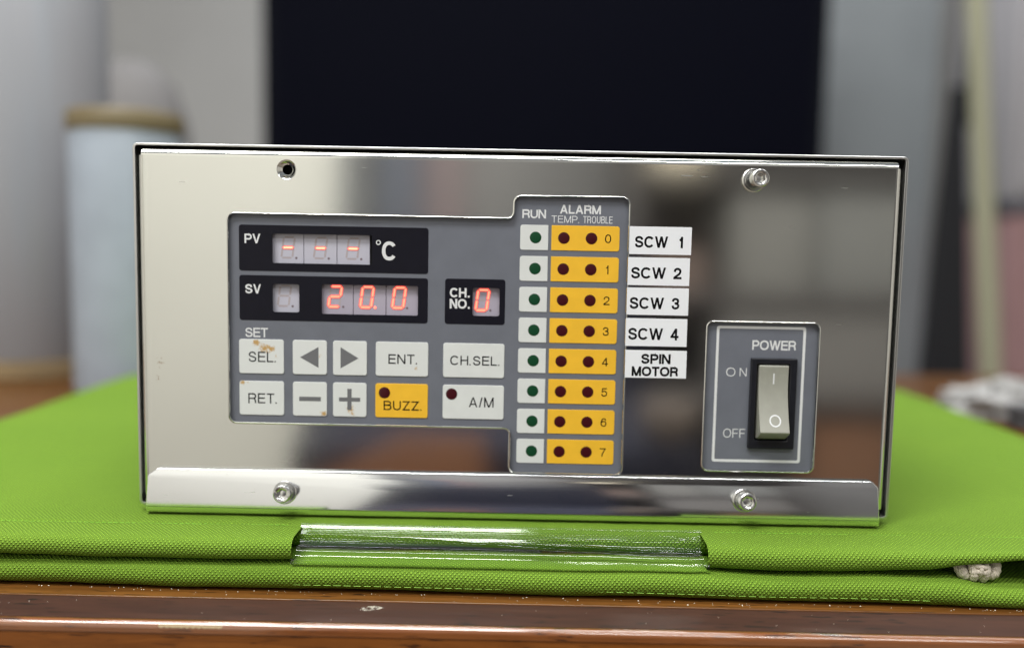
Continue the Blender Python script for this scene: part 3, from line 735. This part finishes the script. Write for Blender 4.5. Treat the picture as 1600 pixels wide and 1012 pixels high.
text('NO.', (-26.4, 81.3, -18.5, 85.1), YM-T, TW, ch, .78)
text('SET', (-106.9, 68.5, -97.9, 72.2), YM, TW, dev, .58)
# --- keys
def key(x0, x1, row, m, label=None):
    z0, z1 = ((54.1, 67.7), (37.5, 51.1))[row]
    k = plate('key', rrect(x0, z0, x1, z1, .95), m, dev, th=.28, bev=.14)
    if label: k['label'] = label
    return k
YK = YM-.28
wh = (.70, .73, .72)
k = key(-109.3, -91.6, 0, stained(wh, [(-102.5, 66.2, 2.3, 1.35), (-99.2, 64.2, 3.6, 1.2), (-96.6, 64.0, 2.6, 1.15), (-95, 61, 2, .6)], 'stained_key_a', 1.3), 'white key SEL. with brown residue'); text('SEL.', (-105.6, 58.7, -94.8, 62.8), YK, M['ink'], k, .50)
k = key(-109.3, -91.6, 1, stained(wh, [(-108.2, 50.4, 2.2, 1), (-106, 50.6, 2.2, .6)], 'stained_key_b', 4.1), 'white key RET.'); text('RET.', (-105.8, 42.2, -94.5, 46.2), YK, M['ink'], k, .50)
k = key(-88.1, -74.6, 0, stained(wh, [(-77.3, 61.6, 1.4, .75)], 'stained_key_c', 2.2), 'white key with left-pointing triangle')
link('arrow_mark', sheet([(-85.2, 60.9), (-77.9, 56.8), (-77.9, 65.1)], [], YK-.03, YK+.01), M['gink'], k)
k = key(-72.2, -58.8, 0, M['white'], 'white key with right-pointing triangle')
link('arrow_mark', sheet([(-62.1, 60.9), (-69.2, 65.2), (-69.2, 56.8)], [], YK-.03, YK+.01), M['gink'], k)
k = key(-88.1, -74.6, 1, stained(wh, [(-75.8, 38.6, 2.0, 1), (-77, 39, 1.4, .7)], 'stained_key_d', 3.7), 'white minus key')
link('minus_mark', sheet(rrect(-85.6, 43.45, -77.0, 45.2), [], YK-.03, YK+.01), M['gink'], k)
k = key(-72.2, -58.9, 1, stained(wh, [(-65.3, 40.6, 3.0, 1.0), (-64.4, 38.6, 1.8, 1), (-66, 50.6, 1.2, .7)], 'stained_key_e', 5.9), 'white plus key with brown residue')
mk = rpoly([(-69.8, 43.6), (-66.5, 43.6), (-66.5, 40.2), (-64.8, 40.2), (-64.8, 43.6), (-61.4, 43.6), (-61.4, 45.2), (-64.8, 45.2), (-64.8, 48.7), (-66.5, 48.7), (-66.5, 45.2), (-69.8, 45.2)], 0)
link('plus_mark', sheet(mk, [], YK-.03, YK+.01), M['gink'], k)
k = key(-55.3, -34.6, 0, stained(wh, [(-39.3, 57.3, 1.4, .9), (-41, 57.6, 1.0, .6)], 'stained_key_f', 7.7), 'white key ENT.'); text('ENT.', (-50.3, 59.0, -39.0, 62.8), YK, M['ink'], k, .50)
kb = key(-55.4, -34.6, 1, M['yellow'], 'yellow key BUZZ.'); text('BUZZ.', (-52.1, 40.5, -37.1, 44.2), YK, M['ink'], kb, .50)
k = key(-28.7, -4.6, 0, M['white'], 'white key CH.SEL.'); text('CH.SEL.', (-25.9, 59.0, -6.5, 62.7), YK, M['ink'], k, .50)
ka = key(-28.7, -4.5, 1, M['white'], 'white key A/M'); text('A/M', (-18.3, 42.3, -8.5, 46.3), YK, M['ink'], ka, .50)
def led(x, z, m, parent, y):
    vs, fs = lathe_y([(2.28, .03), (2.26, -.05), (2.0, -.09), (1.2, -.13), (0.02, -.15)], 30)
    me = smooth_by(fixn(pydata([V(x+a, y+b, z+c) for a, b, c in vs], fs)), 60); return link('indicator_lens', me, m, parent)
led(-51.8, 47.4, M['rled'], kb, YK); led(-25.2, 47.4, M['rled'], ka, YK)
text('RUN', (1.4, 117.0, 10.6, 120.4), YM, TW, dev, .62)
text('ALARM', (16.0, 119.0, 31.9, 122.4), YM, TW, dev, .66)
text('TEMP.', (12.8, 115.5, 23.5, 118.2), YM, TW, dev, .30)
text('TROUBLE', (25.1, 115.5, 36.5, 118.2), YM, TW, dev, .28)
for i in range(8):
    z = 109.6-i*12.07; dx = i*.02
    p = plate('run_pad', rpoly([(.75+dx, z-4.85), (11.65+dx, z-4.85), (11.65+dx, z+4.85), (.75+dx, z+4.85)], [.95, .15, .15, .95]), M['white'], dev, th=.18, bev=.08)
    led(6.72+dx, z, M['gled'], p, YM-.18)
    p = plate('alarm_pad', rpoly([(12.9+dx, z-4.85), (39.4+dx, z-4.85), (39.4+dx, z+4.85), (12.9+dx, z+4.85)], [.15, .95, .95, .15]), M['yellow'], dev, th=.18, bev=.08)
    led(17.75+dx, z, M['rled'], p, YM-.18); led(28.5+dx, z, M['rled'], p, YM-.18)
    x0, x1 = (34.3, 35.4) if i == 1 else (33.75, 36.15)
    text(str(i), (x0+dx*2, z-1.65, x1+dx*2, z+1.7), YM-.18, M['ink'], p, .42, 'channel_number')
# --- name stickers
for i, (s, q, b) in enumerate((('SCW 1', (43.05, 103.9, 67.1, 114.6), (45.1, 106.5, 63.8, 110.9)), ('SCW 2', (42.8, 91.9, 66.8, 102.7), (44.0, 94.5, 63.7, 98.9)),
                  ('SCW 3', (42.75, 80.35, 66.8, 90.95), (43.8, 82.7, 63.3, 87.2)), ('SCW 4', (42.65, 68.1, 66.65, 79.0), (43.6, 70.6, 63.4, 75.2)), ('SPIN', (42.85, 55.6, 66.9, 66.5), (49.0, 61.2, 60.6, 65.1)))):
    st = link('name_sticker', smooth_by(sheet(rrect(*q, .15), [], -.32, -.17 if False else -.1, .04, back=True)), M['sticker'], dev); st['label'] = 'white sticker reading '+('SPIN MOTOR' if i == 4 else s)
    if i < 4:
        a, n_ = s.split(); w_ = b[2]-b[0]
        text('SCW', (b[0], b[1], b[0]+w_*.69, b[3]), -.32, M['ink'], st, .84)
        nw = (.095 if n_ == '1' else .16)*w_; text(n_, (b[2]-nw, b[1], b[2], b[3]), -.32, M['ink'], st, .84)
    else:
        text('SPIN', b, -.32, M['ink'], st, .84); text('MOTOR', (45.5, 56.3, 63.7, 60.1), -.32, M['ink'], st, .84)
# --- power switch plate
link('switch_plate', smooth_by(sheet(offs(pow_cut, 1.5), [rrect(93, 29, 110, 63.5)], YM, YM+.6)), M['grey'], dev)
link('printed_frame', sheet(rrect(78.65, 22.3, 113.7, 76.6, 1.0), [rrect(79.7, 23.35, 112.65, 75.55, .5)], YM-.04, YM+.01), TW, dev)
text('POWER', (92.8, 67.3, 110.0, 71.1), YM, TW, dev, .66)
text('O', (83.0, 56.6, 86.6, 60.1), YM, TW, dev, .36); text('N', (88.3, 56.7, 91.1, 60.0), YM, TW, dev, .36)
text('OFF', (82.8, 32.1, 91.5, 35.7), YM, TW, dev, .36)
sw = link('switch_bezel', smooth_by(sheet(rrect(92.4, 28.1, 110.5, 64.1, .4), [rrect(94.8, 31.6, 107.6, 61.9, .3)], -.2, YM+.3, .3, .45)), M['swblack'], dev)
link('switch_well', fixn(pydata(*boxd(93.2, 110.2, 5, 6, 29, 63.2))), M['black'], sw)
def ysurf(z):       # concave rocker face, (z) -> y
    t = (61.2-z)/(61.2-35.8); return -.9-4.9*t**1.7+1.0*math.sin(math.pi*t)
zs = [61.2-(61.2-35.8)*k/24 for k in range(25)]
pr = [(6, 61.5), (-.3, 61.5)]+[(ysurf(z), z) for z in zs]+[(-5.2, 35.0), (-.3, 32.3), (6, 32.0)]
me = pydata(*sweep(pr, 95.5, 107.0)); bm = bmesh.new(); bm.from_mesh(me)
bmesh.ops.recalc_face_normals(bm, faces=bm.faces)
ed = [e for e in bm.edges if len(e.link_faces) == 2 and e.calc_face_angle() > R(20)]
bmesh.ops.bevel(bm, geom=ed, offset=.00035, segments=3, affect='EDGES', profile=.6); bm.to_mesh(me); bm.free(); smooth_by(me, 35)
rk = link('rocker', me, M['rocker'], dev)
text('I', (100.95, 54.2, 101.5, 58.4), 0, TW, rk, .55, 'on_mark', surf=ysurf)
v, f = sheet(circ(101.6, 40.2, 2.3, 36), [circ(101.6, 40.2, 1.75, 36)], 0, .02, raw=True)
link('off_mark', fixn(pydata([Vector((p.x, (ysurf((p.z-Z0)*1000)-.05)*.001+p.y, p.z)) for p in v], f)), TW, rk)

# ==================================================================================================
# THINGS BEHIND THE INSTRUMENT
# ==================================================================================================
TT = -22     # table top height (mm)
rolls = mat('pale_blue_film_roll', (.40, .46, .54), .35)
t = NT(rolls); n_ = t.noise(t.coords((1, 1, .04)), 22, 4, .6); t.l(t.ramp(n_, [(.3, (.27, .265, .28)), (.5, (.31, .325, .355)), (.7, (.31, .36, .42))]), t.b.inputs['Base Color'])
tr_ = thing('plastic_film_roll', 'tall pale blue-grey roll of film standing on its brown cardboard core at the far left', 'roll', (-.455, .49, Z0+TT*.001))
link('wound_film', lathe_z([(0, 340), (38, 340), (66, 338), (68, 332), (68, -2), (66, -6), (30, -6)], -455, 490), rolls, tr_)
link('cardboard_core', lathe_z([(28, 338), (28, 352), (34, 352), (34, 341)], -455, 490), mat('cardboard', (.32, .22, .12), .8), tr_)
link('cardboard_base', lathe_z([(0, TT), (68, TT), (70, TT+1), (70, -7), (66, -6.2), (0, -6.2)], -455, 490), grainy(mat('tan_cardboard', (.26, .19, .10), .8), (.26, .19, .10), .15, 40), tr_)
cn = thing('white_canister', 'pale blue-white cylindrical canister with a tan lid left of the instrument', 'canister', (-.327, .40, Z0+TT*.001))
link('canister_body', lathe_z([(0, TT), (42, TT), (44, TT+2), (44, 196), (43, 198), (0, 198)], -327, 400), grainy(mat('blue_white_plastic', (.30, .345, .40), .4), (.30, .345, .40), .08, 30), cn)
link('lid', lathe_z([(43.2, 190), (45, 191), (45.5, 194), (45.5, 204), (43.5, 207), (0, 209)], -327, 400), mat('tan_lid', (.17, .135, .07), .5), cn)
# small grey motor-like thing behind the lid -> dark rounded pot
pt = thing('floor_jar', 'tall dark grey rounded floor jar behind the canister', 'jar', (-.52, .88, 0))
link('jar_body', lathe_z([(0, -775), (90, -775), (92, 40), (84, 180), (74, 260), (58, 310), (30, 338), (0, 344)], -530, 880), mat('dark_grey_ceramic', (.17, .165, .165), .7), pt)
# dark clip / tape dispenser at the foot of the canister
td = thing('tape_dispenser', 'small dark tape dispenser on the table at the foot of the canister', 'dispenser', (-.27, .375, Z0+TT*.001))
box('dispenser_body', (-262, -232, 366, 420, TT, TT+18), mat('charcoal_plastic', (.03, .032, .04), .4), td, 4)
link('tape_wheel', smooth_by(fixn(pydata(*merge([( [V(-247+b, 393+a, TT+28+c) for a, b, c in lathe_y([(6, -8), (19, -8), (20, -7), (20, 7), (19, 8), (6, 8), (6, -8)], 32)[0]], lathe_y([(6, -8), (19, -8), (20, -7), (20, 7), (19, 8), (6, 8), (6, -8)], 32)[1])])))), mat('tape', (.30, .31, .33), .3), td)
# black monitor
mb = thing('black_monitor', 'large black flat monitor on a floor stand behind the instrument', 'monitor', (0, 1.42, 0))
bpl = grainy(mat('black_monitor_plastic', (.003, .0035, .008), .6, spec=.03), (.006, .007, .011), .1, 10)
box('monitor_housing', (-500, 590, 1400, 1450, 38, 720), bpl, mb, 8)
box('screen', (-474, 564, 1396.5, 1399.6, 66, 690), mat('dark_screen', (.003, .0035, .008), .6, spec=.03), mb, .5)
box('stand_neck', (-40, 90, 1415, 1445, -740, 37.5), bpl, mb, 3)
box('stand_foot', (-260, 300, 1280, 1580, -774, -740.4), bpl, mb, 4)
# grey-blue metal cabinet right of the monitor
gc = thing('grey_cabinet', 'blue-grey metal cabinet with a vertical side panel right of the black monitor', 'cabinet', (.82, 1.75, 0))
gcm = grainy(mat('blue_grey_enamel', (.24, .265, .28), .5), (.24, .265, .28), .04, 8)
box('cabinet_body', (649, 966, 1756, 2200, -774, 1200), gcm, gc, 5)
box('cabinet_door', (655, 960, 1748, 1755.5, -740, 1180), gcm, gc, 2)
box('door_handle', (672, 684, 1730, 1747.5, 240, 420), M['case'], gc, 2)
def pole(name, p, q, r, m, parent):
    d = (Vector(q)-Vector(p)); v, f = tube([Vector(p)+d*k/4 for k in range(5)], r, 16, 2); return link(name, smooth_by(pydata(v, f), 50), m, parent)
pl = thing('pale_pole', 'pale yellow wooden pole leaning up past the right corner of the instrument', 'pole', (.90, 1.2, 0))
pole('pole_shaft', (902, 1200, -762), (772, 1260, 760), 17.5, mat('pale_varnished_wood', (.36, .36, .25), .5), pl)
link('rubber_tip', lathe_z([(0, -775), (22, -775), (23, -772), (21, -750), (0, -748)], 902, 1200), mat('grey_rubber', (.2, .2, .19), .7), pl)
bd = thing('black_stand', 'black tapering folded stand behind the pale pole at the right', 'stand', (.82, 1.4, 0))
bk = mat('matt_black', (.010, .011, .015), .5)
vs = [V(*p) for p in ((752, 1330, -775), (912, 1330, -775), (912, 1375, -775), (752, 1375, -775), (806, 1345, 410), (830, 1345, 410), (830, 1365, 410), (806, 1365, 410))]
me = fixn(pydata(vs, [(0, 1, 5, 4), (1, 2, 6, 5), (2, 3, 7, 6), (3, 0, 4, 7), (0, 3, 2, 1), (4, 5, 6, 7)])); link('stand_leg', me, bk, bd)
box('stand_post', (832, 858, 1350, 1366, 340, 860), bk, bd, 2)
# pink and lilac boxes
pk = thing('pink_cabinet', 'dusty pink metal cupboard at the far right edge', 'cabinet', (1.2, 1.6, 0))
pkm = grainy(mat('dusty_pink_enamel', (.40, .24, .245), .7), (.40, .24, .245), .04, 20)
box('cupboard_body', (1015, 1420, 1500, 1800, -774, 185), pkm, pk, 3); box('top_trim', (1008, 1426, 1494, 1806, 185.2, 215), mat('slate_trim', (.13, .13, .15), .6), pk, 2)
lb = thing('lilac_appliance', 'light grey-lilac appliance on top of the pink cupboard', 'appliance', (1.2, 1.6, Z0+.2155))
box('appliance_body', (1010, 1420, 1505, 1800, 215.5, 900), grainy(mat('grey_lilac_enamel', (.43, .42, .44), .5), (.43, .42, .44), .03, 20), lb, 8)
box('appliance_door', (1030, 1415, 1497, 1504.6, 236, 880), mat('lilac_panel', (.42, .41, .43), .45), lb, 4)
# crumpled white plastic bag
wbm = mat('white_polythene', (.36, .36, .355), .7)
bm = bmesh.new(); bmesh.ops.create_icosphere(bm, subdivisions=5, radius=1)
for v in bm.verts:
    n1 = .8*mnoise.noise(v.co*2.2)+.7*abs(mnoise.noise(v.co*4.5))+.4*abs(mnoise.noise(v.co*9)); k = .85+.42*n1
    v.co = V(392+v.co.x*54*k, 345+v.co.y*24*k, max(TT, TT+10+v.co.z*19*k))
me = bpy.data.meshes.new('bagm'); bm.to_mesh(me); bm.free(); smooth_by(me, 40)
o = link('crumpled_white_bag', me, wbm); tag(o, 'crumpled white plastic bag behind the right side of the green fabric', 'plastic bag')
cb = thing('cable_reel', 'small dark cable coil resting in front of the crumpled white bag', 'cable', (.37, .32, Z0+TT*.001))
link('coil', smooth_by(pydata(*merge([tube([(378+r_*.6*math.cos(a), 300+r_*.6*math.sin(a), TT+4+5*q_) for a in [2*math.pi*k/16 for k in range(17)]], 2.6, 8, 3) for q_, r_ in ((0, 20), (1, 18), (2, 20.5))])), 60), mat('grey_cable', (.06, .06, .065), .6), cb)

# ==================================================================================================
# THINGS IN FRONT (unseen, added to shape the reflections in the steel)
# ==================================================================================================
def crate(name, b, m, label, cat, parts_=()):
    t_ = thing(name, label, cat, (b[0]*.001, b[2]*.001, Z0+b[4]*.001)); box('body', b, m, t_, 5)
    for nm, bb, mm in parts_: box(nm, bb, mm, t_, 2)
    return t_
navy = mat('navy_cloth', (.035, .042, .085), .8); brn = mat('warm_brown_leather', (.30, .135, .07), .5); gry = mat('warm_grey_card', (.42, .40, .37), .7)
# unseen shelving with pale boxes, added for the grey tones in the steel
sh = thing('added_shelf_rack', 'unseen dark shelving rack added for the steel to reflect', 'shelf', (.95, -2.5, 0))
dk = mat('dark_shelf', (.10, .09, .09), .6)
for x in (330, 1330): box('upright', (x, x+35, -2690, -2300, -775, 900), dk, sh, 2)
box('shelf_back', (366, 1329, -2698, -2691, -775, 900), mat('shelf_back_panel', (.17, .165, .165), .7), sh, 1)
for z in (-700, -375, -62, 300, 640): box('shelf_board', (366, 1329, -2690, -2300, z, z+34), dk, sh, 2)
for i, (x0, x1, z0, z1, c, lab) in enumerate(((640, 880, -27.5, 255, (.205, .20, .19), 'unseen pale grey box added for the steel to reflect, nearer the middle of the rack'), (905, 1290, -27.5, 270, (.20, .20, .195), 'unseen wide pale grey box added for the steel to reflect, at the end of the rack'),
        (400, 545, 334.5, 470, (.75, .66, .50), 'unseen tan box added for the steel to reflect, on the highest occupied shelf'), (620, 1270, -340.5, -85, (.20, .19, .185), 'unseen wide warm grey box added for the steel to reflect, below table height'),
        (400, 560, -27.5, 90, (.20, .14, .12), 'unseen small brown box added for the steel to reflect, at table height'), (900, 1180, -665.5, -430, (.24, .12, .07), 'unseen brown box added for the steel to reflect, on the lowest shelf'))):
    m_ = grainy(mat('carton_card', c, .7), c, .04, 15)
    crate('added_carton', (x0, x1, -2640, -2320, z0, z1), m_, lab, 'box')  # added boxes, toned for the patches reflected in the steel
oc = thing('added_armchair', 'unseen navy chair form added for the dark area where a person is reflected', 'chair', (-.03, -1.35, 0))  # dark mass added behind the camera, in place of a dark-clad person
navy2 = mat('navy_upholstery', (.010, .011, .026), .8)
box('seat', (-375, 320, -1640, -1100, -520, -230), navy2, oc, 14); box('backrest', (-490, 300, -1720, -1641, -520, 112), navy2, oc, 10)
for x in (-350, 270):
    for y in (-1620, -1140): box('leg', (x, x+30, y, y+30, -775, -520.3), dk, oc, 2)
th_ = thing('arm_stand_in', 'unseen warm brown slab added for an arm reflected in the steel', 'throw', (-.2, -1.08, Z0-.5))  # brown slab added as the arm-like diagonal in the reflection
vs = [V(x, y, z) for y in (-1099, -1075) for x, z in ((-372, -500), (-372, -318), (-190, -218), (-50, -218), (-20, -500))]
link('arm_stand_in_slab', fixn(pydata(vs, [(0, 1, 2, 3, 4), (9, 8, 7, 6, 5)]+[(i, (i+1) % 5, (i+1) % 5+5, i+5) for i in range(5)])), brn, th_)
bw = link('added_bowl', lathe_z([(0, -229.5), (20, -229.5), (24, -226), (48, -190), (52, -165), (49, -165), (44, -188), (20, -222), (0, -223)], 262, -1150), mat('cream_ceramic', (.28, .23, .20), .5))  # added for one pale spot in the reflection
tag(bw, 'unseen pale dish added for a soft light spot reflected in the steel', 'added_bowl')
# unseen blue and pink panels added behind the camera to tint the reflections
for i, (x0, x1, c, lab) in enumerate(((-470, -330, (.15, .165, .21), 'unseen slate blue panel added for a bluish patch reflected in the steel'), (-310, -190, (.26, .20, .205), 'unseen dusty pink panel added for a pinkish patch reflected in the steel'))):
    o = box('added_panel', (x0, x1, -2690, -2660, -775, 560), mat('panel_card', c, .8), None, 3); tag(o, lab, 'panel')
